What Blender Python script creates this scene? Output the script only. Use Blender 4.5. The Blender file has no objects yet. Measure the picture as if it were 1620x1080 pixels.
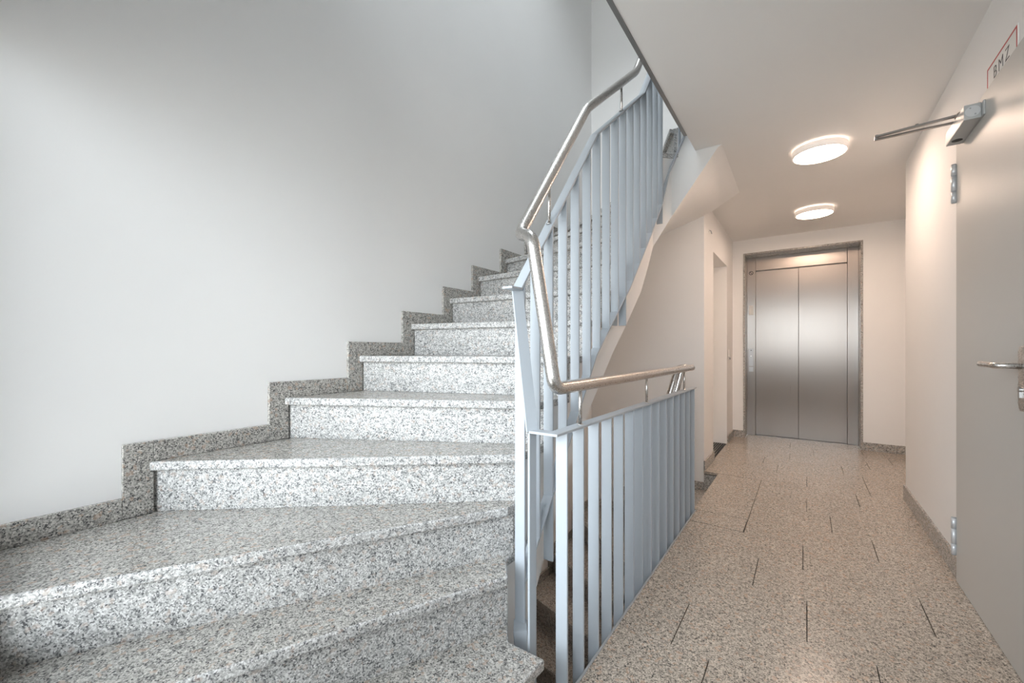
import bpy, bmesh, math, random
from mathutils import Vector, Matrix
random.seed(7)
SC = bpy.context.scene
C = SC.collection
# ------------------------------------------------------------------ camera
YAW = 0.6128
cam = bpy.data.objects.new('camera', bpy.data.cameras.new('camera'))
C.objects.link(cam)
cam.location = (0, 0, 1.06)
cam.rotation_euler = (math.pi / 2, 0, YAW)
cam.data.sensor_width = 36
cam.data.lens = 660.0 / 1620.0 * 36
cam.data.shift_y = 13.5 / 1620.0
cam.data.clip_start = 0.02
SC.camera = cam
# ------------------------------------------------------------------ sky, exposure
SC.view_settings.view_transform = 'Standard'
SC.view_settings.look = 'None'
SC.view_settings.gamma = 1.0
SC.view_settings.use_curve_mapping = False
SC.view_settings.exposure = 1.42
SC.cycles.use_denoising = True
SC.cycles.max_bounces = 14
SC.cycles.diffuse_bounces = 10
SC.cycles.glossy_bounces = 6
SC.cycles.transmission_bounces = 8
SC.cycles.transparent_max_bounces = 12
SC.cycles.caustics_reflective = False
SC.cycles.caustics_refractive = False
SC.cycles.sample_clamp_indirect = 8
SKY = 4.9
world = bpy.data.worlds.new('overcast_sky')
SC.world = world
world.use_nodes = True
wn = world.node_tree.nodes; wl = world.node_tree.links
bg = wn['Background']
tc = wn.new('ShaderNodeTexCoord'); sx = wn.new('ShaderNodeSeparateXYZ')
rp = wn.new('ShaderNodeValToRGB')
rp.color_ramp.elements[0].position = 0.47; rp.color_ramp.elements[0].color = (0.50, 0.50, 0.49, 1)
rp.color_ramp.elements[1].position = 0.53; rp.color_ramp.elements[1].color = (0.90, 0.95, 1.0, 1)
mr = wn.new('ShaderNodeMapRange'); mr.inputs[1].default_value = -1; mr.inputs[2].default_value = 1
wl.new(tc.outputs['Generated'], sx.inputs[0]); wl.new(sx.outputs[2], mr.inputs[0])
wl.new(mr.outputs[0], rp.inputs[0]); wl.new(rp.outputs[0], bg.inputs[0])
bg.inputs[1].default_value = SKY
# window portals (guide sky light through the added openings)
def portal(name, loc, size, rot):
    l = bpy.data.lights.new(name, 'AREA'); l.shape = 'RECTANGLE'; l.size = size[0]; l.size_y = size[1]
    l.cycles.is_portal = True
    o = bpy.data.objects.new(name, l); C.objects.link(o); o.location = loc; o.rotation_euler = rot
ADDED_WIN = dict(x0=-1.79, x1=-0.64, z0=0.20, z1=1.98)          # unseen stair window in the near wall, added to supply daylight
ADDED_WIN2 = dict(x0=-1.79, x1=-0.64, z0=3.40, z1=4.15)         # the same one storey up
for nm, w in (('added_stair_window_portal', ADDED_WIN), ('added_upper_window_portal', ADDED_WIN2)):
    portal(nm, ((w['x0'] + w['x1']) / 2, -0.06, (w['z0'] + w['z1']) / 2), (w['x1'] - w['x0'], w['z1'] - w['z0']), (math.pi / 2, 0, 0))
portal('added_entrance_portal', (-.01, -0.86, 1.61), (1.09, 1.20), (math.pi / 2, 0, 0))
ADDED_SKYL = (-1.65, -0.75, 1.30, 2.75)                        # unseen roof light, added to brighten the upper stairwell walls
portal('added_roof_light_portal', (-1.2, 2.025, 5.44), (0.90, 1.45), (0, 0, 0))
LAMP_COL = (1.0, 0.745, 0.585)
LAMP_STR = 21.0

# ------------------------------------------------------------------ material helpers
def mat(name, col, rough=0.5, metal=0.0, spec=None):
    m = bpy.data.materials.new(name); m.use_nodes = True
    b = m.node_tree.nodes['Principled BSDF']
    b.inputs['Base Color'].default_value = (*col, 1); b.inputs['Roughness'].default_value = rough
    b.inputs['Metallic'].default_value = metal
    if spec is not None: b.inputs['Specular IOR Level'].default_value = spec
    return m
def paint(name, col, rough=0.55, var=0.025, bump=0.12, scale=220):
    m = mat(name, col, rough); nt = m.node_tree; b = nt.nodes['Principled BSDF']
    g = nt.nodes.new('ShaderNodeNewGeometry')
    n = nt.nodes.new('ShaderNodeTexNoise'); n.inputs['Scale'].default_value = 2.2; n.inputs['Detail'].default_value = 5
    r = nt.nodes.new('ShaderNodeMapRange'); r.inputs[3].default_value = 1 - var; r.inputs[4].default_value = 1 + var
    v = nt.nodes.new('ShaderNodeVectorMath'); v.operation = 'SCALE'; v.inputs[0].default_value = col
    nt.links.new(g.outputs['Position'], n.inputs['Vector']); nt.links.new(n.outputs['Fac'], r.inputs[0])
    nt.links.new(r.outputs[0], v.inputs['Scale']); nt.links.new(v.outputs[0], b.inputs['Base Color'])
    if bump:
        n2 = nt.nodes.new('ShaderNodeTexNoise'); n2.inputs['Scale'].default_value = scale; n2.inputs['Detail'].default_value = 3
        bp = nt.nodes.new('ShaderNodeBump'); bp.inputs['Strength'].default_value = bump; bp.inputs['Distance'].default_value = 0.001
        nt.links.new(g.outputs['Position'], n2.inputs['Vector']); nt.links.new(n2.outputs['Fac'], bp.inputs['Height'])
        nt.links.new(bp.outputs[0], b.inputs['Normal'])
    return m
def granite(name, rough=0.34, tone=1.0, pink=1.0, tint=(1, 1, 1)):
    m = mat(name, (0.4, 0.4, 0.4), rough); nt = m.node_tree; b = nt.nodes['Principled BSDF']; N = nt.nodes.new; L = nt.links.new
    g = N('ShaderNodeNewGeometry')
    nz = N('ShaderNodeTexNoise'); nz.inputs['Scale'].default_value = 210; nz.inputs['Detail'].default_value = 2
    sc = N('ShaderNodeVectorMath'); sc.operation = 'MULTIPLY_ADD'; sc.inputs[1].default_value = (0.006,) * 3
    L(g.outputs['Position'], nz.inputs['Vector']); L(nz.outputs['Color'], sc.inputs[0]); L(g.outputs['Position'], sc.inputs[2])
    v = N('ShaderNodeTexVoronoi'); v.inputs['Scale'].default_value = 285; L(sc.outputs[0], v.inputs['Vector'])
    s = N('ShaderNodeSeparateColor'); L(v.outputs['Color'], s.inputs[0])
    # clusters shift the choice of crystal
    cl = N('ShaderNodeTexNoise'); cl.inputs['Scale'].default_value = 60; cl.inputs['Detail'].default_value = 3; L(g.outputs['Position'], cl.inputs['Vector'])
    mx = N('ShaderNodeMath'); mx.operation = 'MULTIPLY_ADD'; mx.inputs[1].default_value = 0.9; mx.inputs[2].default_value = -0.45
    L(cl.outputs['Fac'], mx.inputs[0])
    ad = N('ShaderNodeMath'); ad.operation = 'ADD'; L(s.outputs[0], ad.inputs[0]); L(mx.outputs[0], ad.inputs[1])
    r = N('ShaderNodeValToRGB'); r.color_ramp.interpolation = 'CONSTANT'
    cols = [(0.0, (0.09, 0.092, 0.098)), (0.06, (0.21, 0.213, 0.215)), (0.20, (0.36, 0.36, 0.352)), (0.42, (0.52, 0.52, 0.51)),
            (0.68, (0.66, 0.66, 0.65)), (0.90, (0.80, 0.80, 0.79))]
    e = r.color_ramp.elements; e[0].position = 0; e[0].color = (*[c * tone for c in cols[0][1]], 1)
    e[1].position = cols[1][0]; e[1].color = (*[c * tone for c in cols[1][1]], 1)
    for p, c in cols[2:]:
        k = e.new(p); k.color = (*[x * tone for x in c], 1)
    L(ad.outputs[0], r.inputs[0])
    # larger pinkish feldspars
    v2 = N('ShaderNodeTexVoronoi'); v2.inputs['Scale'].default_value = 95; L(sc.outputs[0], v2.inputs['Vector'])
    s2 = N('ShaderNodeSeparateColor'); L(v2.outputs['Color'], s2.inputs[0])
    th = N('ShaderNodeMath'); th.operation = 'GREATER_THAN'; th.inputs[1].default_value = 0.92; L(s2.outputs[1], th.inputs[0])
    fm = N('ShaderNodeMath'); fm.operation = 'MULTIPLY'; fm.inputs[1].default_value = 0.42 * pink; L(th.outputs[0], fm.inputs[0])
    mi = N('ShaderNodeMix'); mi.data_type = 'RGBA'; mi.inputs[7].default_value = (0.62 * tone, 0.47 * tone, 0.38 * tone, 1)
    L(fm.outputs[0], mi.inputs[0]); L(r.outputs[0], mi.inputs[6])
    # broad tone variation
    n3 = N('ShaderNodeTexNoise'); n3.inputs['Scale'].default_value = 5; n3.inputs['Detail'].default_value = 3; L(g.outputs['Position'], n3.inputs['Vector'])
    mr_ = N('ShaderNodeMapRange'); mr_.inputs[3].default_value = 0.90; mr_.inputs[4].default_value = 1.10; L(n3.outputs['Fac'], mr_.inputs[0])
    vs = N('ShaderNodeVectorMath'); vs.operation = 'SCALE'; L(mi.outputs[2], vs.inputs[0]); L(mr_.outputs[0], vs.inputs['Scale'])
    tn = N('ShaderNodeVectorMath'); tn.operation = 'MULTIPLY'; tn.inputs[1].default_value = tint; L(vs.outputs[0], tn.inputs[0])
    L(tn.outputs[0], b.inputs['Base Color'])
    return m
def brushed(name, col, rough, aniso=0.0, scale=(600, 600, 6), str_=0.05):
    m = mat(name, col, rough, 1.0); nt = m.node_tree; b = nt.nodes['Principled BSDF']; N = nt.nodes.new; L = nt.links.new
    g = N('ShaderNodeNewGeometry'); mp = N('ShaderNodeVectorMath'); mp.operation = 'MULTIPLY'; mp.inputs[1].default_value = scale
    n = N('ShaderNodeTexNoise'); n.inputs['Scale'].default_value = 1.0; n.inputs['Detail'].default_value = 2
    L(g.outputs['Position'], mp.inputs[0]); L(mp.outputs[0], n.inputs['Vector'])
    r = N('ShaderNodeMapRange'); r.inputs[3].default_value = rough - 0.04; r.inputs[4].default_value = rough + 0.06
    L(n.outputs['Fac'], r.inputs[0]); L(r.outputs[0], b.inputs['Roughness'])
    bp = N('ShaderNodeBump'); bp.inputs['Strength'].default_value = str_; bp.inputs['Distance'].default_value = 0.0005
    L(n.outputs['Fac'], bp.inputs['Height']); L(bp.outputs[0], b.inputs['Normal'])
    if aniso:
        b.inputs['Anisotropic'].default_value = aniso
        t = N('ShaderNodeTangent'); t.direction_type = 'UV_MAP'; t.uv_map = 'UVMap'
        L(t.outputs[0], b.inputs['Tangent'])
    return m
M = {}
M['wall'] = paint('white_wall_paint', (0.86, 0.857, 0.85), 0.7)
M['ceil'] = paint('white_ceiling_paint', (0.84, 0.837, 0.83), 0.75)
M['gran'] = granite('honed_lit_speckled_granite', 0.45, 0.90, 0.7)  # lighter for risers and nosings: side daylight put into the colour
M['granp'] = granite('polished_shaded_speckled_granite', 0.26, 0.80, 1.2, (1.0, 0.965, 0.92))  # dark skirting stone; on tread tops the darker tone stands for shade
M['granfloor'] = granite('polished_floor_granite', 0.24, 0.86, 1.1, (1.0, 0.885, 0.77))
M['bar'] = paint('pale_blue_grey_paint', (0.46, 0.505, 0.55), 0.42, 0.01, 0.03, 400)
M['hinge'] = mat('light_grey_hinge_metal', (0.62, 0.64, 0.66), 0.35, 0.3)
M['steel'] = brushed('satin_stainless_steel', (0.62, 0.60, 0.58), 0.27, 0.0, (300, 300, 300), 0.012)
M['lift'] = brushed('brushed_lift_steel', (0.375, 0.345, 0.32), 0.29, 0.75, (900, 900, 3), 0.03)
M['alu'] = brushed('satin_aluminium', (0.48, 0.48, 0.48), 0.38)
M['door'] = paint('light_grey_door_paint', (0.56, 0.555, 0.535), 0.42, 0.01, 0.03, 400)
M['white'] = mat('white_enamel', (0.82, 0.82, 0.80), 0.35)
M['closer'] = mat('silver_grey_closer_paint', (0.46, 0.475, 0.48), 0.42, 0.15)
M['armsteel'] = mat('dark_arm_steel', (0.30, 0.29, 0.28), 0.35, 0.85)
M['dark'] = mat('dark_rubber', (0.012, 0.011, 0.011), 0.6)
M['grout'] = mat('grey_grout', (0.045, 0.042, 0.038), 0.95, 0, 0.1)
M['edge'] = mat('grey_edge_steel', (0.36, 0.38, 0.40), 0.45)
M['red'] = mat('red_sign_print', (0.50, 0.03, 0.03), 0.4)
M['ink'] = mat('black_sign_print', (0.05, 0.05, 0.055), 0.5)
def thin_glass():
    m = bpy.data.materials.new('window_glass'); m.use_nodes = True; nt = m.node_tree; nt.nodes.clear()
    o = nt.nodes.new('ShaderNodeOutputMaterial'); t = nt.nodes.new('ShaderNodeBsdfTransparent'); t.inputs[0].default_value = (.96, .97, .97, 1)
    g = nt.nodes.new('ShaderNodeBsdfGlossy'); g.inputs['Roughness'].default_value = 0.0
    f = nt.nodes.new('ShaderNodeFresnel'); f.inputs[0].default_value = 1.45; x = nt.nodes.new('ShaderNodeMixShader')
    nt.links.new(f.outputs[0], x.inputs[0]); nt.links.new(t.outputs[0], x.inputs[1]); nt.links.new(g.outputs[0], x.inputs[2]); nt.links.new(x.outputs[0], o.inputs[0])
    return m
M['glass'] = thin_glass()
def emit(name, col, s):
    m = bpy.data.materials.new(name); m.use_nodes = True; nt = m.node_tree
    b = nt.nodes['Principled BSDF']; b.inputs['Base Color'].default_value = (0.9, 0.9, 0.9, 1)
    b.inputs['Emission Color'].default_value = (*col, 1); b.inputs['Emission Strength'].default_value = s
    return m
M['lamp'] = emit('glowing_lamp_diffuser', LAMP_COL, LAMP_STR)
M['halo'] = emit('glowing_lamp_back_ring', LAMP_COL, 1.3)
M['lampring'] = emit('softly_glowing_lamp_housing', LAMP_COL, 0.10)

# ------------------------------------------------------------------ geometry helpers
class MB:
    def __init__(s): s.v = []; s.f = []
    def add(s, v, f):
        n = len(s.v); s.v += [tuple(p) for p in v]; s.f += [tuple(i + n for i in q) for q in f]; return s
    def box(s, a, b):
        x0, y0, z0 = a; x1, y1, z1 = b
        return s.add([(x0, y0, z0), (x1, y0, z0), (x1, y1, z0), (x0, y1, z0), (x0, y0, z1), (x1, y0, z1), (x1, y1, z1), (x0, y1, z1)],
                     [(0, 3, 2, 1), (4, 5, 6, 7), (0, 1, 5, 4), (1, 2, 6, 5), (2, 3, 7, 6), (3, 0, 4, 7)])
    def prism(s, poly, z0, z1):
        """poly: plan points; z0 / z1 a number or one per point"""
        n = len(poly)
        a = z0 if isinstance(z0, (list, tuple)) else [z0] * n
        b = z1 if isinstance(z1, (list, tuple)) else [z1] * n
        v = [(p[0], p[1], a[i]) for i, p in enumerate(poly)] + [(p[0], p[1], b[i]) for i, p in enumerate(poly)]
        f = [tuple(reversed(range(n))), tuple(range(n, 2 * n))] + [(i, (i + 1) % n, n + (i + 1) % n, n + i) for i in range(n)]
        return s.add(v, f)
    def cyl(s, a, b, r, n=20, r2=None):
        a = Vector(a); b = Vector(b); d = (b - a).normalized()
        u = d.orthogonal().normalized(); w = d.cross(u); r2 = r if r2 is None else r2
        v = [a + (u * math.cos(t) + w * math.sin(t)) * r for t in [2 * math.pi * i / n for i in range(n)]]
        v += [b + (u * math.cos(t) + w * math.sin(t)) * r2 for t in [2 * math.pi * i / n for i in range(n)]]
        return s.add(v, [tuple(reversed(range(n))), tuple(range(n, 2 * n))] + [(i, (i + 1) % n, n + (i + 1) % n, n + i) for i in range(n)])
    def tube(s, pts, r, n=20):
        """round tube swept along a polyline, parallel-transported"""
        P = [Vector(p) for p in pts]; m = len(P)
        T = [((P[min(i + 1, m - 1)] - P[i]).normalized() + (P[i] - P[max(i - 1, 0)]).normalized()).normalized() for i in range(m)]
        u = T[0].orthogonal().normalized(); v = []
        for i in range(m):
            if i: u = (u - T[i] * u.dot(T[i])).normalized()
            w = T[i].cross(u)
            v += [P[i] + (u * math.cos(2 * math.pi * k / n) + w * math.sin(2 * math.pi * k / n)) * r for k in range(n)]
        f = [tuple(reversed(range(n))), tuple(range((m - 1) * n, m * n))]
        for i in range(m - 1):
            f += [(i * n + k, i * n + (k + 1) % n, (i + 1) * n + (k + 1) % n, (i + 1) * n + k) for k in range(n)]
        return s.add(v, f)
    def strip(s, pts, w, t):
        """flat bar swept along pts; flat side up, width level"""
        P = [Vector(p) for p in pts]; m = len(P); secs = []
        D = [(P[i + 1] - P[i]) for i in range(m - 1)]
        def nrm(d):
            h = Vector((-d.y, d.x, 0)).normalized(); return h, h.cross(d.normalized()) * -1
        for i in range(m):
            d0 = D[max(i - 1, 0)]; d1 = D[min(i, m - 2)]
            h0, n0 = nrm(d0); h1, n1 = nrm(d1)
            h = (h0 + h1); h = h.normalized() / max(0.5, math.sqrt((1 + h0.dot(h1)) / 2))
            nn = (n0 + n1); nn = nn.normalized() / max(0.5, math.sqrt((1 + n0.dot(n1)) / 2))
            secs.append([P[i] + h * a * w / 2 + nn * b * t / 2 for a, b in ((-1, -1), (1, -1), (1, 1), (-1, 1))])
        v = [q for c in secs for q in c]; f = [(0, 1, 2, 3), (4 * m - 1, 4 * m - 2, 4 * m - 3, 4 * m - 4)]
        for i in range(m - 1):
            f += [(4 * i + k, 4 * i + 4 + k, 4 * i + 4 + (k + 1) % 4, 4 * i + (k + 1) % 4) for k in range(4)]
        return s.add(v, f)
    def build(s, name, m, parent=None, bevel=0, smooth=False, segs=2, uv=False):
        me = bpy.data.meshes.new(name); me.from_pydata(s.v, [], s.f)
        bm = bmesh.new(); bm.from_mesh(me); bmesh.ops.recalc_face_normals(bm, faces=bm.faces); bm.to_mesh(me); bm.free()
        me.materials.append(m)
        if smooth:
            me.polygons.foreach_set('use_smooth', [len(p.vertices) <= 4 for p in me.polygons])
        if uv:
            l = me.uv_layers.new(name='UVMap')
            for lp in me.loops:
                c = me.vertices[lp.vertex_index].co; l.data[lp.index].uv = (c.x, c.z)
        o = bpy.data.objects.new(name, me); C.objects.link(o)
        if parent: o.parent = parent; o.matrix_parent_inverse = Matrix.Translation(-Vector(parent.location))
        if bevel:
            b = o.modifiers.new('bevel', 'BEVEL'); b.width = bevel; b.segments = segs; b.limit_method = 'ANGLE'; b.angle_limit = math.radians(35)
        return o
def box(name, a, b, m, parent=None, bevel=0, **k): return MB().box(a, b).build(name, m, parent, bevel, **k)
def thing(name, label, cat, loc=(0, 0, 0), group=None, kind=None):
    o = bpy.data.objects.new(name, None); C.objects.link(o); o.location = loc; o.empty_display_size = 0.1
    if label: o['label'] = label
    if cat: o['category'] = cat
    if group: o['group'] = group
    if kind: o['kind'] = kind
    return o
def tag(o, label, cat, group=None):
    o['label'] = label; o['category'] = cat
    if group: o['group'] = group
    return o
def struct(o, label=None, cat=None):
    o['kind'] = 'structure'
    if label: o['label'] = label
    if cat: o['category'] = cat
    return o
def fillet(pts, r, n=6):
    P = [Vector(p) for p in pts]; out = [P[0]]
    for i in range(1, len(P) - 1):
        a = (P[i - 1] - P[i]); b = (P[i + 1] - P[i]); rr = min(r, a.length * 0.45, b.length * 0.45)
        A = P[i] + a.normalized() * rr; B = P[i] + b.normalized() * rr
        for k in range(n + 1):
            t = k / n; out.append(A * (1 - t) ** 2 + P[i] * 2 * t * (1 - t) + B * t * t)
    out.append(P[-1]); return out

# ------------------------------------------------------------------ dimensions
RISE = 0.172; NR = 16; FLOOR2 = RISE * NR            # storey 2.752 m
CEIL = 2.39
XL, YN, YF = -1.80, 0.03, 3.98                       # stairwell walls
XR = 0.583                                           # corridor right wall
XE = -0.60                                           # slab edge at the stair well
YB, YE = 5.755, -0.90                                # lift wall, entrance wall
ZB, ZT = -FLOOR2, 5.30

# ------------------------------------------------------------------ room shell
def shell():
    w = MB().box((XL - 0.2, YN - 0.3, ZB - 0.3), (XL, YF + 0.2, ZT))
    struct(w.build('wall_left', M['wall']), 'tall white plastered wall along the stairs', 'wall')
    w = MB().box((XL, YF, ZB - 0.3), (-0.73, YF + 0.2, ZT))
    struct(w.build('wall_far', M['wall']), 'white end wall of the stairwell behind the railing', 'wall')
    # near wall of the stairwell with two added windows
    w = MB(); y0, y1 = YN - 0.15, YN
    w.box((XL, y0, ZB - 0.3), (ADDED_WIN['x0'], y1, ZT)).box((ADDED_WIN['x1'], y0, ZB - 0.3), (XE, y1, ZT))
    w.box((ADDED_WIN['x0'], y0, ZB - 0.3), (ADDED_WIN['x1'], y1, ADDED_WIN['z0'])).box((ADDED_WIN['x0'], y0, ADDED_WIN['z1']), (ADDED_WIN['x1'], y1, ADDED_WIN2['z0']))
    w.box((ADDED_WIN['x0'], y0, ADDED_WIN2['z1']), (ADDED_WIN['x1'], y1, ZT))
    struct(w.build('wall_near', M['wall']), 'white wall with added stair windows behind the viewer', 'wall')
    for i, q in enumerate((ADDED_WIN, ADDED_WIN2)):
        t = thing('window_%d' % (i + 1), None, None, (q['x0'], y0, q['z0']), kind='structure')  # unseen stair windows, added to supply daylight
        f = MB()
        for a, b in (((q['x0'], y0 + .03, q['z0']), (q['x0'] + .05, y0 + .09, q['z1'])), ((q['x1'] - .05, y0 + .03, q['z0']), (q['x1'], y0 + .09, q['z1'])),
                     ((q['x0'] + .05, y0 + .03, q['z0']), (q['x1'] - .05, y0 + .09, q['z0'] + .05)), ((q['x0'] + .05, y0 + .03, q['z1'] - .05), (q['x1'] - .05, y0 + .09, q['z1']))):
            f.box(a, b)
        f.build('window_frame', M['white'], t, 0.004)
        box('pane', (q['x0'] + .05, y0 + .055, q['z0'] + .05), (q['x1'] - .05, y0 + .06, q['z1'] - .05), M['glass'], t)
    # corridor stub towards the added entrance
    struct(box('wall_entrance_side', (XE - 0.15, YE, ZB - 0.3), (XE, YN - 0.15, ZT), M['wall']), 'white wall beside the added entrance behind the viewer', 'wall')
    w = MB(); a_, b_, z_, dz = -0.59, 0.565, 1.00, 2.24
    w.box((XE - 0.15, YE - 0.2, ZB - 0.3), (a_, YE, ZT)).box((b_, YE - 0.2, ZB - 0.3), (XR + 0.25, YE, ZT)).box((a_, YE - 0.2, dz), (b_, YE, ZT)).box((a_, YE - .2, ZB - .3), (b_, YE, -.02))
    struct(w.build('wall_back', M['wall']), 'white wall around the added glazed entrance behind the viewer', 'wall')
    t = thing('added_entrance', None, None, (0, YE, 0), kind='structure')  # unseen glazed entrance, added to supply daylight along the corridor
    f = MB()
    for a, b in (((a_, YE - .12, 0), (a_ + .035, YE - .05, dz)), ((b_ - .035, YE - .12, 0), (b_, YE - .05, dz)), ((a_ + .035, YE - .12, 0), (b_ - .035, YE - .05, z_)),
                 ((a_ + .035, YE - .12, dz - .05), (b_ - .035, YE - .05, dz))): f.box(a, b)
    f.build('door_frame', M['white'], t, 0.004)
    box('pane', (a_ + .035, YE - .09, z_), (b_ - .035, YE - .083, dz - .05), M['glass'], t)
    # right wall, opening for the grey door
    w = MB(); x0, x1 = XR, XR + 0.25
    w.box((x0, YE, ZB - 0.3), (x1, 1.885, ZT)).box((x0, 2.70, ZB - 0.3), (x1, 4.03, ZT)).box((x0, 1.885, 2.03), (x1, 2.70, ZT)).box((x0, 1.885, ZB - .3), (x1, 2.70, 0.0))
    struct(w.build('wall_right', M['wall']), 'white corridor wall with the grey door', 'wall')
    struct(box('wall_recess', (0.83, 4.03, ZB - 0.3), (0.98, YB + .4, ZT), M['wall']), 'white side wall of the recess beside the lift', 'wall')
    # lift wall
    w = MB(); y0, y1 = YB, YB + 0.40
    w.box((-1.2, y0, ZB - 0.3), (-0.616, y1, ZT)).box((0.50, y0, ZB - 0.3), (0.83, y1, ZT)).box((-0.616, y0, 2.225), (0.50, y1, ZT)).box((-.616, y0, ZB - .3), (.5, y1, -.03))
    struct(w.build('wall_lift', M['wall']), 'white end wall of the corridor around the lift', 'wall')
    # corridor left wall with niche
    w = MB(); x0, x1 = -1.02, -0.73; na, nb, nz = 4.43, 5.29, 2.013
    w.box((x0, YF + .2, ZB - 0.3), (x1, na, ZT)).box((x0, nb, ZB - 0.3), (x1, YB, ZT)).box((x0, na, nz), (x1, nb, ZT)).box((x0, na, ZB - .3), (x1, nb, -0.03))
    struct(w.build('wall_corridor_left', M['wall']), 'white corridor wall with the doorway niche left of the lift', 'wall')
    t = thing('door_2', None, None, (-1.0, na, 0), kind='structure')
    box('door_leaf', (-1.01, na, 0.005), (-0.985, nb, nz), M['white'], t)
    box('door_frame', (-0.985, na, 0.0), (-0.97, na + .06, nz), M['white'], t)
    # slabs
    def slab(top, bot):
        s = MB()
        s.box((XE, YE, bot), (0.583, 2.98, top)).box((-0.455, 2.98, bot), (0.583, YF, top)).box((-0.73, YF, bot), (0.583, YB, top)).box((0.583, 4.03, bot), (0.83, YB, top))
        return s
    struct(slab(FLOOR2 - 0.03, CEIL).build('ceiling', M['ceil']), 'white corridor ceiling slab ending at the stair opening', 'ceiling')
    fl = struct(slab(-0.022, CEIL - FLOOR2).build('floor', M['grout']), 'corridor floor laid with speckled granite slabs', 'floor')
    struct(box('floor_lower', (XL, YE, ZB - 0.15), (0.83, YB, ZB), M['granfloor']), 'floor of the storey below', 'floor')
    w = MB(); a, b, c, d = ADDED_SKYL; zt = ZT + .15
    w.box((XL - .2, YE - .2, ZT), (a, YB + .4, zt)).box((b, YE - .2, ZT), (0.98, YB + .4, zt)).box((a, YE - .2, ZT), (b, c, zt)).box((a, d, ZT), (b, YB + .4, zt))
    struct(w.build('ceiling_stairwell', M['ceil']), 'ceiling high above the stairwell', 'ceiling')
    t = thing('window_3', None, None, (a, c, zt), kind='structure')  # unseen roof glazing, added for more light on the upper walls
    f = MB().box((a - .04, c - .04, zt), (b + .04, c, zt + .06)).box((a - .04, d, zt), (b + .04, d + .04, zt + .06)).box((a - .04, c, zt), (a, d, zt + .06)).box((b, c, zt), (b + .04, d, zt + .06))
    f.build('window_frame', M['white'], t, .003)
    box('pane', (a, c, zt + .03), (b, d, zt + .036), M['glass'], t)
    return fl
FL = shell()

# floor slabs: strips 30 cm deep across the corridor, each cut at its own joints
def slabs():
    rows = [(-.898, -.545, [.15]), (-.545, -.245, [-.1, .4]), (-.245, .055, [.2]), (.055, .355, [-.25, .33]), (.355, .655, [.05]),
            (.655, .955, [-.15, .42]), (.955, 1.258, [.1]), (1.258, 1.56, [-.27, .35]), (1.56, 1.857, [-.397, .196]), (1.857, 2.16, [.005]), (2.16, 2.455, [-.195, .396]),
            (2.455, 2.76, [-.01]), (2.76, 3.05, [.302]), (3.05, 3.35, [.128]), (3.35, 3.655, [.007]), (3.655, 3.957, [.302]), (3.957, 4.26, [.01, .389]),
            (4.26, 4.557, [-.205, .389]), (4.557, 4.85, [-.328, .268]), (4.85, 5.15, [-.127, .471]), (5.15, 5.46, [.069, .66]), (5.46, 5.755, [-.137, .48])]
    g = 0.0015
    for y0, y1, js in rows:
        xa = -0.592 if y1 <= 3.96 else -0.73
        if y0 >= 2.75 and y1 <= 3.96: xa = -0.293
        xb = 0.583 if y0 < 3.95 else 0.83
        xs = [xa] + [j for j in js if j > xa + .05] + [xb]
        for a, b in zip(xs[:-1], xs[1:]):
            poly = [(a, y0), (b, y0), (b, y1), (a, y1)]
            if y0 < 4.03 < y1 and b > .583: poly = [(a, y0), (.583, y0), (.583, 4.03), (b, 4.03), (b, y1), (a, y1)]
            cx = sum(p[0] for p in poly) / len(poly)
            poly = [(x + (g if abs(x - a) < 1e-6 else -g if abs(x - b) < 1e-6 else 0), y + (.001 if abs(y - y0) < 1e-6 else -.001 if abs(y - y1) < 1e-6 else 0)) for x, y in poly]
            dz = random.uniform(-.0004, .0004)
            MB().prism(poly, -0.022, 0.0 + dz).build('floor_slab', M['granfloor'], FL, 0.0006, segs=1)
    MB().box((-.59, 2.768, -.022), (-.2975, 2.973, 0.0003)).build('floor_slab', M['granfloor'], FL, 0.0006, segs=1)
    box('lift_threshold', (-.596, 5.757, -.03), (.48, 6.0, 0.0), M['granfloor'], FL)
    box('niche_floor', (-.98, 4.43, -.03), (-.87, 5.29, -.004), M['granfloor'], FL)
slabs()

# ------------------------------------------------------------------ baseboards
def bboard(name, pieces, label):
    t = thing(name, label, 'baseboard', pieces[0][0], kind='structure')
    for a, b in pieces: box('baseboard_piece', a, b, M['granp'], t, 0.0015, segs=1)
bboard('baseboard_right', [((XR - .012, 2.74, 0), (XR, 3.395, .102)), ((XR - .012, 3.398, 0), (XR, 4.042, .102)), ((XR, 4.03, 0), (.83, 4.042, .102))], 'granite baseboard along the right corridor wall')
bboard('baseboard_far', [((.502, YB - .012, 0), (.83, YB, .085)), ((-.718, YB - .012, 0), (-.618, YB, .085))], 'granite baseboard beside the lift')
bboard('baseboard_left', [((-.73, YF - .012, 0), (-.718, 4.43, .085)), ((-.73, 5.29, 0), (-.718, YB, .085))], 'granite baseboard beside the doorway niche')

# ------------------------------------------------------------------ staircase (one storey, winding)
IB = [(-.600, 1.035), (-.74, 1.035), (-.84, 1.16), (-.84, 2.87), (-.75, 2.98), (-.293, 2.98)]
IB2 = [(-.600, 1.028), (-.745, 1.028), (-.848, 1.158), (-.848, 2.872), (-.754, 2.986), (-.293, 2.986)]
OB = [(-.62, YN), (XL, YN), (XL, YF), (-.293, YF)]
def cum(P):
    c = [0]
    for a, b in zip(P[:-1], P[1:]): c.append(c[-1] + math.dist(a, b))
    return c
CI, CO = cum(IB), cum(OB)
def at(P, Cm, s):
    s = max(0, min(s, Cm[-1]))
    for i in range(len(P) - 1):
        if s <= Cm[i + 1] + 1e-9:
            t = (s - Cm[i]) / (Cm[i + 1] - Cm[i]); return (P[i][0] + (P[i + 1][0] - P[i][0]) * t, P[i][1] + (P[i + 1][1] - P[i][1]) * t)
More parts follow.
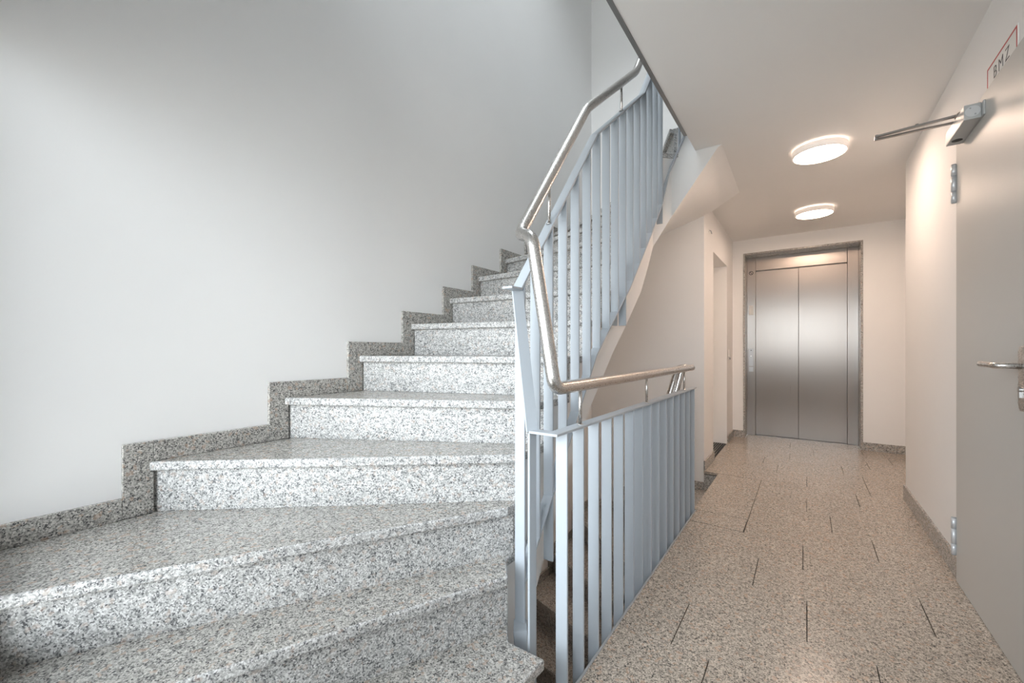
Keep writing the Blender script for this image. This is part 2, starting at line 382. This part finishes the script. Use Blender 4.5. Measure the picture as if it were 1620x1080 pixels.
def run(P, Cm, a, b):
    a = max(0, a); b = min(b, Cm[-1])
    return [at(P, Cm, a)] + [P[i] for i in range(1, len(P) - 1) if a + 1e-6 < Cm[i] < b - 1e-6] + [at(P, Cm, b)]
def svals(P, Cm, a, b):
    a = max(0, a); b = min(b, Cm[-1]); return [a] + [Cm[i] for i in range(1, len(P) - 1) if a + 1e-6 < Cm[i] < b - 1e-6] + [b]
sI = [0.012, CI[1] + .045, CI[2] + .008] + [CI[2] + (y - 1.16) for y in (1.222, 1.385, 1.575, 1.76, 1.94, 2.09, 2.264, 2.454, 2.645, 2.81)] + [CI[3] - .008, CI[4] - .02, CI[4] + .14, CI[-1]]
sO = [0.04, 0.614, 0.873] + [CO[1] + (y - YN) for y in (.43, .876, 1.236, 1.566, 1.876, 2.148, 2.458, 2.78, 3.148, 3.594)] + [CO[2] + (.307), CO[2] + .566, CO[2] + 1.19, CO[-1]]
def interp(tab, s):
    if s <= tab[0][0]: return tab[0][1]
    for (a, x), (b, y) in zip(tab[:-1], tab[1:]):
        if s <= b: return x + (y - x) * (s - a) / (b - a)
    return tab[-1][1]
o_ = CI[2] - 1.16
SOF_I = [(0, -.362), (CI[1], -.22), (CI[2], -.09), (1.284 + o_, .023), (1.4 + o_, .188), (1.61 + o_, .51), (1.82 + o_, .745), (2.14 + o_, 1.038), (2.34 + o_, 1.194), (2.62 + o_, 1.428),
         (2.78 + o_, 1.631), (CI[3], 1.76), (CI[4], 1.98), (CI[4] + .295, 2.388), (CI[-1], 2.388)]
SOF_O = [(0, -.36)] + [(sO[k], RISE * (k + 1) - .49) for k in range(1, 15)] + [(CO[2] + 1.10, 2.25), (CO[2] + 1.345, 2.388), (CO[-1], 2.388)]
def staircase(dz, label, group, base):
    st = thing('staircase', label, 'staircase', base, group)
    body = MB(); grid = []
    for k in range(1, NR + 1):
        a, b = sI[k - 1], sI[k]; c, d = sO[k - 1], sO[k]; z = RISE * k + dz
        back = 0.06 if k < NR else 0
        # tread
        inner = run(IB, CI, a, b + back); outer = run(OB, CO, c, d + back)
        if k == NR: inner, outer = [(x + (-.001 if x > -.3 else 0), y + .001) for x, y in inner], [(x - (.001 if x > -.3 else 0), 3.951) for x, y in outer]
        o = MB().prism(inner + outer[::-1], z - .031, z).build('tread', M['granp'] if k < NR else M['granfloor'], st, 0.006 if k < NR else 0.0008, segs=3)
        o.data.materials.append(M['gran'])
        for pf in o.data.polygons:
            if abs(pf.normal.z) < .5: pf.material_index = 1  # tops stay darker, edges lighter: fall of light put into the colour
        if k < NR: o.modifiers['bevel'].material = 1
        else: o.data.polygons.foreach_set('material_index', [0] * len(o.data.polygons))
        # riser, set back under the nosing
        if k > 0:
            ri = run(IB, CI, a + .034, a + .052) if k != 2 else run(IB, CI, a + .03, a + .05)
            ro = run(OB, CO, c + .026, c + .046)
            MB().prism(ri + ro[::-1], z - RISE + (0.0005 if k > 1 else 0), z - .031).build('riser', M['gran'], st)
        # load-bearing slab below: smooth warped underside, stepped top
        ia, ib_ = a + .045, b + .045; oa, ob = c + .038, d + .038
        if k == NR: ib_, ob = CI[4] + .31, CO[2] + 1.345
        us = sorted(set([round(i / 6, 5) for i in range(7)] + [round((q - ia) / (ib_ - ia), 5) for q in CI if ia < q < ib_] + [round((q - oa) / (ob - oa), 5) for q in CO if oa < q < ob]))
        IP, OP = [], []
        for u in us:
            si, so = ia + (ib_ - ia) * u, oa + (ob - oa) * u
            zi, zo = interp(SOF_I, si), interp(SOF_O, so)
            if k == 1: zi, zo = max(zi, -.36), max(zo, -.36)
            IP.append((*at(IB2, CI, si), zi + dz)); OP.append((*at(OB, CO, so), zo + dz))
        grid += list(zip(IP, OP)) if not grid else list(zip(IP, OP))[1:]
        zt = z - .031
        for i in range(len(us) - 1):
            p, q, r_, w_ = IP[i], IP[i + 1], OP[i + 1], OP[i]
            U = lambda v: (v[0], v[1], zt)
            body.add([p, q, U(q), U(p)], [(0, 1, 2, 3)]).add([w_, r_, U(r_), U(w_)], [(3, 2, 1, 0)]).add([U(p), U(q), U(r_), U(w_)], [(0, 1, 2, 3)])
        body.add([(*IP[0][:2], zt - RISE), (*OP[0][:2], zt - RISE), (*OP[0][:2], zt), (*IP[0][:2], zt)], [(0, 1, 2, 3)])
    p, q = grid[-1]; body.add([p, q, (*q[:2], zt), (*p[:2], zt)], [(0, 1, 2, 3)])
    p, q = grid[0]; body.add([p, q, (*q[:2], RISE - .2 + dz), (*p[:2], RISE - .2 + dz)], [(0, 1, 2, 3)])
    NC = 8; nf = len(body.f)
    V = [tuple(p[j] + (q[j] - p[j]) * c_ / NC for j in range(3)) for p, q in grid for c_ in range(NC + 1)]
    body.add(V, [(i * (NC + 1) + c_, i * (NC + 1) + c_ + 1, (i + 1) * (NC + 1) + c_ + 1, (i + 1) * (NC + 1) + c_) for i in range(len(grid) - 1) for c_ in range(NC)])
    so_ = body.build('stair_slab', M['wall'], st)
    so_.data.polygons.foreach_set('use_smooth', [i >= nf for i in range(len(so_.data.polygons))])
    # stepped granite skirting on the walls
    s_of = [x - .055 for x in sO]
    def skirt_piece(s0, s1, z0, z1):
        s0 = max(s0, 0.0)
        for i in range(len(OB) - 1):
            a, b = max(s0, CO[i]), min(s1, CO[i + 1])
            if b - a < .004: continue
            p, q = at(OB, CO, a), at(OB, CO, b)
            if i == 0: A, B = (q[0] + (.015 if b > CO[1] - .01 else 0), q[1], z0), (p[0], p[1] + .015, z1)
            elif i == 1: A, B = (p[0], p[1], z0), (p[0] + .015, q[1], z1)
            else: A, B = (p[0] + (.015 if a < CO[2] + .01 else 0), p[1] - .015, z0), (q[0], p[1], z1)
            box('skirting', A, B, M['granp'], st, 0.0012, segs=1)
    for k in range(1, NR + 1):
        z = RISE * k + dz
        if k == NR:
            skirt_piece(CO[2] + 1.072, CO[2] + 1.2, z - RISE + .0015, z - .031); continue
        skirt_piece(s_of[k - 1], s_of[k - 1] + .078, z - RISE + .0015, z + .068)
        skirt_piece(s_of[k - 1] + .0788, (s_of[k] if k < NR - 1 else CO[2] + 1.071) - .0008, z + .0005, z + .068)
    return st
staircase(0.0, 'winding grey granite staircase rising along the tall white left wall', None, (-1.2, 2.0, 0))
staircase(-FLOOR2, 'lower winding granite stairs glimpsed through the railing bars, leading down', None, (-1.2, 2.0, -FLOOR2))

# ------------------------------------------------------------------ railing
BW, BT = 0.040, 0.008
TOPR = [(-.80, 1.165, 1.262), (-.80, 1.80, 2.054), (-.80, 2.495, 2.593), (-.80, 2.631, 2.776), (-.80, 2.88, 3.09)]
BOTR = [(-.80, 1.187, .262), (-.80, 1.44, .585), (-.80, 1.784, 1.035), (-.80, 1.95, 1.172), (-.80, 2.225, 1.392), (-.80, 2.60, 1.76), (-.80, 2.89, 2.065)]
def zat(path, y):
    for a, b in zip(path[:-1], path[1:]):
        if y <= b[1] + 1e-9: return a[2] + (b[2] - a[2]) * (y - a[1]) / (b[1] - a[1])
    return path[-1][2]
BARS_Y = [1.187, 1.285, 1.380, 1.493, 1.603, 1.718, 1.825, 1.940, 2.055, 2.165, 2.28, 2.395, 2.51, 2.63, 2.745, 2.86]
CORR_Y = [1.152, 1.268, 1.390, 1.510, 1.633, 1.760, 1.882, 2.009, 2.14, 2.276, 2.413, 2.548, 2.680, 2.816, 2.954]
def bar(st, x, y, z0, z1, along='x', mb=None, w=BW):
    if along == 'x': a, b = (x - w / 2, y - BT / 2, z0), (x + w / 2, y + BT / 2, z1)
    else: a, b = (x - BT / 2, y - w / 2, z0), (x + BT / 2, y + w / 2, z1)
    return box('baluster', a, b, M['bar'], st, 0.001, segs=1)
def railing(dz, corridor, label, base):
    st = thing('stair_railing', label, 'railing', base)
    # flat top rail
    p = []
    if corridor: p += [(-.62, 3.022, .806), (-.62, 1.105, .806)]
    else: p += [(-.62, 1.105, .806)]
    p += [(-.700, 1.105, .806)]
    sh = lambda L: [(x, y, z + dz) for x, y, z in L]
    MB().strip(sh(p), BW, BT).build('top_rail', M['bar'], st, 0.001, segs=1)
    steep = [(-.700, 1.105, .806), (-.792, 1.158, 1.258)]
    MB().strip(sh(steep), BW, BT).build('top_rail', M['bar'], st, 0.001, segs=1)
    MB().strip(sh(TOPR), BW, BT).build('top_rail', M['bar'], st, 0.001, segs=1)
    MB().strip(sh([(-.80, 1.11, 1.266), (-.80, 1.168, 1.266)]), BW, BT).build('top_rail', M['bar'], st, 0.001, segs=1)
    MB().strip(sh([(-.80, 2.88, 3.09), (-.78, 2.965, 3.20), (-.62, 2.985, 3.555)]), BW, BT).build('top_rail', M['bar'], st, 0.001, segs=1)
    # flat bottom rail
    MB().strip(sh([(-.64, 1.095, -.17), (-.712, 1.098, -.10), (-.772, 1.145, .128), (-.805, 1.195, .128)]), .045, BT).build('bottom_rail', M['bar'], st, 0.001, segs=1)
    MB().strip(sh(BOTR), BW, BT).build('bottom_rail', M['bar'], st, 0.001, segs=1)
    MB().strip(sh([(-.80, 2.89, 2.065), (-.775, 2.965, 2.27), (-.715, 2.975, 2.40), (-.615, 2.98, 2.62)]), BW, BT).build('bottom_rail', M['bar'], st, 0.001, segs=1)
    for y in BARS_Y:
        zb = zat(BOTR, y)
        if y == 1.187: zb = .125
        if abs(y - 1.380) < .001: zb = .26
        if abs(y - 2.165) < .001: zb = 1.19
        if abs(y - 2.86) < .001: zb = 1.905
        bar(st, -.80, y, zb + dz, zat(TOPR, y) + dz)
    # fixing plates on the side of the stair slab
    for y, z in ((1.30, .24), (2.13, 1.19), (2.80, 1.905)):
        pl = box('fixing_plate', (-.838, y - .035, z + dz), (-.828, y + .035, z + .12 + dz), M['bar'], st, 0.001, segs=1)
        for q in (.03, .09): MB().cyl((-.828, y - .018, z + q + dz), (-.820, y - .018, z + q + dz), .008, 6).build('bolt', M['alu'], pl)
    bar(st, -.70, 1.105, -.50 + dz, .802 + dz, 'y')
    bar(st, -.70, 2.975, 2.43 + dz, 3.36 + dz, 'y')
    if corridor:
        for y in CORR_Y: bar(st, -.62, y, -.16, .802)
        # long flat bar that ties the balusters to the slab edge
        MB().box((-.598, 1.08, -.055), (-.590, 2.965, .003)).build('edge_strip', M['edge'], st, 0.0008, segs=1)
    # round stainless handrail
    up = [(-.792, 1.172, 1.452), (-.80, 1.718, 2.138), (-.80, 2.381, 2.664), (-.80, 2.46, 2.774), (-.80, 2.87, 3.30), (-.75, 2.97, 3.50), (-.62, 2.985, 3.695)]
    if corridor: pts = [(-.80, 2.86, .535), (-.755, 2.93, .62), (-.685, 2.99, .935), (-.62, 2.99, .943), (-.62, 1.105, .943), (-.700, 1.105, 1.415)] + up
    else: pts = [(-.62, 1.3, .943), (-.62, 1.105, .943), (-.700, 1.105, 1.415)] + up[:-2] + [(-.785, 2.90, 3.37), (-.735, 2.965, 3.60), (-.715, 3.00, 3.69), (-.66, 3.00, 3.695)]
    F = fillet(sh(pts), .038, 6)
    MB().tube(F, .0210, 24).build('handrail', M['steel'], st, smooth=True)
    def hp(x, y, z0, z1):
        o = MB().cyl((x, y, z0 + dz), (x, y, z1 + dz), .0060, 14).cyl((x, y, z0 + dz), (x, y, z0 + .003 + dz), .012, 16).build('handrail_post', M['steel'], st, smooth=True)
    if corridor:
        for y in (1.281, 2.0, 2.757): hp(-.62, y, .809, .935)
    hp(-.80, 1.385, zat(TOPR, 1.385) + .003, 1.735)
    hp(-.80, 2.15, zat(TOPR, 2.15) + .003, 2.47)
    return st
railing(0.0, True, 'pale blue-grey flat bar railing with steel handrail beside the corridor and up the stairs', (-.62, 1.1, 0))
railing(-FLOOR2, False, 'lower stair railing with steel handrail going down behind the corridor balusters', (-.80, 1.2, -FLOOR2))
struct(box('trim_1', (-.618, YE, CEIL - .004), (-.600, 2.735, FLOOR2 - .03), M['armsteel']), 'dark steel trim on the upper slab edge', 'trim')
struct(box('trim_2', (-.600, YN, -.05), (-.592, 1.078, .002), M['edge']), 'steel trim on the floor edge', 'trim')

# ------------------------------------------------------------------ ceiling lights
def ring(mb, r0, r1, z0, z1, n=64):
    v = []; f = []
    for i in range(n):
        c, s = math.cos(2 * math.pi * i / n), math.sin(2 * math.pi * i / n)
        v += [(r0 * c, r0 * s, z0), (r1 * c, r1 * s, z0), (r1 * c, r1 * s, z1), (r0 * c, r0 * s, z1)]
    for i in range(n):
        j = (i + 1) % n
        for k in range(4): f.append((4 * i + k, 4 * i + (k + 1) % 4, 4 * j + (k + 1) % 4, 4 * j + k))
    return mb.add(v, f)
def lamp(x, y, z, label, group='round ceiling lights'):
    t = thing('ceiling_light', label, 'ceiling light', (x, y, z), group)
    def put(mb, name, m, sm=True):
        mb.v = [(a + x, b + y, c + z) for a, b, c in mb.v]; return mb.build(name, m, t, smooth=sm)
    put(ring(MB(), .141, .150, -.052, -.011), 'housing', M['lampring'])
    put(MB().cyl((0, 0, -.050), (0, 0, -.042), .1408, 64), 'diffuser', M['lamp'], False)
    put(MB().cyl((0, 0, -.0415), (0, 0, -.038), .1408, 64), 'back_plate', M['white'], False)  # unseen disc, added to stop the diffuser shining upward
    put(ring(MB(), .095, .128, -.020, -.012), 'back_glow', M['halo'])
    put(MB().cyl((0, 0, -.024), (0, 0, 0), .09, 40), 'mount', M['lampring'])
lamp(.075, 3.395, CEIL, 'glowing round white ceiling light nearer the grey door and its closer')
lamp(.068, 4.865, CEIL, 'glowing round white ceiling light just in front of the lift')
for y in (4.1,): lamp(.07, y, CEIL - FLOOR2, 'unseen round ceiling light added to light the storey below', 'added lights of the storey below')  # unseen lamp, added to light the lower stairs

# ------------------------------------------------------------------ lift
def lift():
    t = thing('elevator_entrance', 'closed brushed steel lift door in a granite frame at the corridor end', 'elevator', (0, YB, 0))
    y0, y1 = YB - .008, 6.02
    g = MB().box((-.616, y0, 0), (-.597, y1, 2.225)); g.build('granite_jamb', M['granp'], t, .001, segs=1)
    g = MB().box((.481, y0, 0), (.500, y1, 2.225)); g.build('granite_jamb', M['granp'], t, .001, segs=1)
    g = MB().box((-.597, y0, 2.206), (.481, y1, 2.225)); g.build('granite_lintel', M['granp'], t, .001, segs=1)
    L = M['lift']
    jl = box('steel_jamb', (-.597, 5.985, 0), (-.507, 6.05, 2.206), L, t, .002, uv=True)
    box('steel_jamb', (.386, 5.985, 0), (.481, 6.05, 2.206), L, t, .002, uv=True)
    box('header_panel', (-.505, 5.990, 2.045), (.384, 6.05, 2.206), L, t, .002, uv=True)
    box('door_panel', (-.507, 6.035, .004), (-.067, 6.06, 2.045), L, t, .0015, uv=True)
    box('door_panel', (-.064, 6.030, .004), (.386, 6.055, 2.045), L, t, .0015, uv=True)
    box('backing', (-.60, 6.06, -.02), (.49, 6.10, 2.22), M['dark'], t)
    box('sill', (-.507, 5.99, -.012), (.386, 6.03, .0015), M['alu'], t)
    # call panel, white plate, pictogram
    p = box('call_panel', (-.578, 5.981, .86), (-.530, 5.985, 1.075), M['alu'], t, .001, segs=1)
    for z, r in ((1.055, .006), (.985, .008)):
        MB().cyl((-.554, 5.9775, z), (-.554, 5.981, z), r, 16).build('button', M['dark'] if z > 1 else M['white'], p)
    box('key_plate', (-.578, 5.981, .79), (-.530, 5.985, .85), M['alu'], t, .001, segs=1)
    box('white_plate', (-.580, 5.981, 1.50), (-.528, 5.985, 1.615), M['white'], t, .001, segs=1)
    r = MB(); v = []
    n = 28
    for i in range(n):
        a0, a1 = 2 * math.pi * i / n, 2 * math.pi * (i + 1) / n
        q = [(-.554 + R * math.cos(a), 5.9835, 2.02 + R * math.sin(a)) for a in (a0, a1) for R in (.017, .024)]
        q2 = [(x, 5.985, z) for x, _, z in q]
        r.add(q + q2, [(0, 1, 3, 2), (4, 6, 7, 5), (0, 2, 6, 4), (1, 5, 7, 3)])
    r.build('pictogram_ring', M['ink'], t)
    s = MB().add([(-.570, 5.9835, 2.033), (-.565, 5.9835, 2.037), (-.538, 5.9835, 2.007), (-.543, 5.9835, 2.003), (-.570, 5.985, 2.033), (-.565, 5.985, 2.037), (-.538, 5.985, 2.007), (-.543, 5.985, 2.003)],
                 [(0, 1, 2, 3), (7, 6, 5, 4), (0, 4, 5, 1), (1, 5, 6, 2), (2, 6, 7, 3), (3, 7, 4, 0)])
    s.build('pictogram_bar', M['ink'], t)
lift()

# ------------------------------------------------------------------ grey fire door on the right
def grey_door():
    t = thing('door_1', 'light grey flush door with steel lever on the right corridor wall', 'door', (.563, 1.86, 0), kind='structure')
    yh, yl, zt = 2.722, 1.862, 2.048
    m = MB().box((.563, yl, .008), (.583, yh, zt)); m.build('door_leaf', M['door'], t, .0015, segs=2)
    box('door_core', (.583, yl + .026, .008), (.615, yh - .026, zt - .022), M['door'], t)
    for z0, z1 in ((1.735, 1.905), (.128, .292)):
        h = (z1 - z0); o = None
        parts = [(z0, z0 + h * .28), (z0 + h * .30, z0 + h * .70), (z0 + h * .72, z1)]
        hb = MB()
        for a, b in parts: hb.cyl((.556, yh + .004, a), (.556, yh + .004, b), .0095, 16)
        hi = hb.build('hinge', M['hinge'], t, smooth=True)
        hc = MB()
        for a, b in ((z0 - .004, z0), (z0 + h * .28, z0 + h * .30), (z0 + h * .70, z0 + h * .72), (z1, z1 + .004)): hc.cyl((.556, yh + .004, a), (.556, yh + .004, b), .0085, 12)
        hc.build('hinge_pin', M['edge'], hi)
    # lever handle on a long back plate
    prof = []
    for i in range(17):
        a = math.pi * i / 16; prof.append((1.992 + .0225 * math.cos(a), 1.050 + .0225 * math.sin(a)))
    for i in range(17):
        a = math.pi + math.pi * i / 16; prof.append((1.992 + .0225 * math.cos(a), .890 + .0225 * math.sin(a)))
    n = len(prof)
    pm = MB().add([(.554, y, z) for y, z in prof] + [(.563, y, z) for y, z in prof], [tuple(range(n)), tuple(reversed(range(n, 2 * n)))] + [(i, n + i, n + (i + 1) % n, (i + 1) % n) for i in range(n)])
    bp = pm.build('back_plate', M['steel'], t, .001, segs=1)
    lv = fillet([(.560, 1.992, 1.010), (.500, 1.992, 1.010), (.498, 2.122, 1.012)], .022, 8)
    MB().tube(lv, .0098, 18).build('lever', M['steel'], t, smooth=True)
    MB().cyl((.566, 1.992, .935), (.548, 1.992, .935), .0085, 18).box((.549, 1.987, .910), (.556, 1.997, .935)).build('lock_cylinder', M['alu'], t, smooth=False)
    # door closer with folded scissor arm
    c = MB(); X0, X1, Ya, Yb, Za, Zb = .509, .557, 2.36, 2.62, 1.960, 2.019
    c.box((X0, Ya, Za), (X1, Yb, Zb))
    cl = c.build('door_closer', M['closer'], t, .003)
    box('closer_plate', (X1, Ya - .018, Za + .002), (.563, Yb, Zb - .002), M['closer'], cl, .001, segs=1)
    mc = MB().cyl((.533, Ya - .0015, 1.9895), (.533, Ya + .002, 1.9895), .021, 32)
    mc.build('end_cap', M['hinge'], cl)
    ms = MB().cyl((.526, Ya - .0028, 2.002), (.526, Ya - .001, 2.002), .0028, 10).cyl((.540, Ya - .0028, 1.977), (.540, Ya - .001, 1.977), .0028, 10)
    ms.build('cap_screw', M['edge'], cl)
    MB().cyl((.533, 2.565, Za - .001), (.533, 2.565, Za + .004), .017, 24).build('spindle_socket', M['dark'], cl)
    MB().cyl((.533, 2.50, Zb), (.533, 2.50, Zb + .030), .014, 20).cyl((.533, 2.50, Zb + .012), (.533, 2.50, Zb + .024), .021, 20).build('spindle', M['steel'], cl, smooth=True)
    A = MB()
    def armbar(p, q, w, h, mb):
        p = Vector(p); q = Vector(q); d = (q - p).normalized(); s = Vector((-d.y, d.x, 0)).normalized() * w / 2; u = Vector((0, 0, h / 2))
        v = [e + a * s + b * u for e in (p, q) for a, b in ((-1, -1), (1, -1), (1, 1), (-1, 1))]
        mb.add(v, [(0, 1, 2, 3), (7, 6, 5, 4), (0, 4, 5, 1), (1, 5, 6, 2), (2, 6, 7, 3), (3, 7, 4, 0)])
    armbar((.545, 2.497, 2.040), (.262, 2.532, 2.040), .016, .008, A); A.build('closer_arm', M['armsteel'], cl, .001, segs=1)
    A = MB(); armbar((.262, 2.538, 2.029), (.575, 2.600, 2.052), .014, .007, A)
    A.cyl((.268, 2.534, 2.024), (.268, 2.534, 2.047), .007, 14).cyl((.40, 2.516, 2.043), (.40, 2.516, 2.049), .006, 12)
    A.build('closer_forearm', M['armsteel'], cl)
    box('arm_bracket', (.560, 2.575, 2.050), (.583, 2.625, 2.066), M['alu'], cl, .001, segs=1)
grey_door()

# ------------------------------------------------------------------ BMZ sign
def sign():
    t = thing('wall_sign', 'white plate with red border reading BMZ above the grey door', 'sign', (.583, 2.255, 2.10))
    y0, y1, z0, z1 = 2.110, 2.398, 2.050, 2.152
    box('plate', (.580, y0, z0), (.583, y1, z1), M['white'], t, .0006, segs=1)
    b = MB(); w = .006; e = .004; xa, xb = .5793, .580
    b.box((xa, y0 + e, z1 - e - w), (xb, y1 - e, z1 - e)).box((xa, y0 + e, z0 + e), (xb, y1 - e, z0 + e + w))
    b.box((xa, y0 + e, z0 + e + w), (xb, y0 + e + w, z1 - e - w)).box((xa, y1 - e - w, z0 + e + w), (xb, y1 - e, z1 - e - w))
    b.build('red_border', M['red'], t)
    cu = bpy.data.curves.new('letters', 'FONT'); cu.body = 'BMZ'; cu.size = .066; cu.align_x = 'CENTER'; cu.align_y = 'CENTER'; cu.extrude = .0003; cu.space_character = 1.35; cu.offset = -0.0011
    tmp = bpy.data.objects.new('tmp', cu); C.objects.link(tmp); dg = bpy.context.evaluated_depsgraph_get()
    me = bpy.data.meshes.new_from_object(tmp.evaluated_get(dg)); bpy.data.objects.remove(tmp)
    me.transform(Matrix(((0, 0, -1, .5795), (-1, 0, 0, 2.253), (0, 1, 0, 2.098), (0, 0, 0, 1))))
    me.materials.clear(); me.materials.append(M['ink'])
    o = bpy.data.objects.new('letters', me); C.objects.link(o); o.parent = t; o.matrix_parent_inverse = Matrix.Translation(-Vector(t.location))
sign()

# ------------------------------------------------------------------ small things
def mat_grate():
    t = thing('floor_grate', 'dark ribbed entrance mat with thin metal strips in the doorway niche', 'doormat', (-.80, 4.86, 0))
    box('rubber_base', (-.87, 4.432, -.028), (-.733, 5.288, -.006), M['dark'], t)
    x = -.866
    while x < -.735:
        box('strip', (x, 4.432, -.006), (x + .004, 5.288, -.001), M['alu'], t); x += .022
mat_grate()
sw = thing('light_switch', 'small white switch on the wall left of the lift', 'switch', (-.73, 5.44, 1.02))
box('switch_plate', (-.73, 5.415, .985), (-.722, 5.455, 1.065), M['white'], sw, .002)
MB().cyl((-.723, 5.435, .962), (-.712, 5.435, .962), .011, 16).build('push_button', M['alu'], sw)
cb = thing('cable_stub', 'short dark cable stub sticking out of the wall above the niche', 'cable', (-.73, 4.22, 2.15))
MB().tube(fillet([(-.735, 4.215, 2.165), (-.715, 4.215, 2.165), (-.708, 4.222, 2.135)], .01), .004, 10).build('cable', M['edge'], cb, smooth=True)
MB().cyl((-.731, 4.215, 2.165), (-.727, 4.215, 2.165), .012, 16).build('grommet', M['white'], cb)
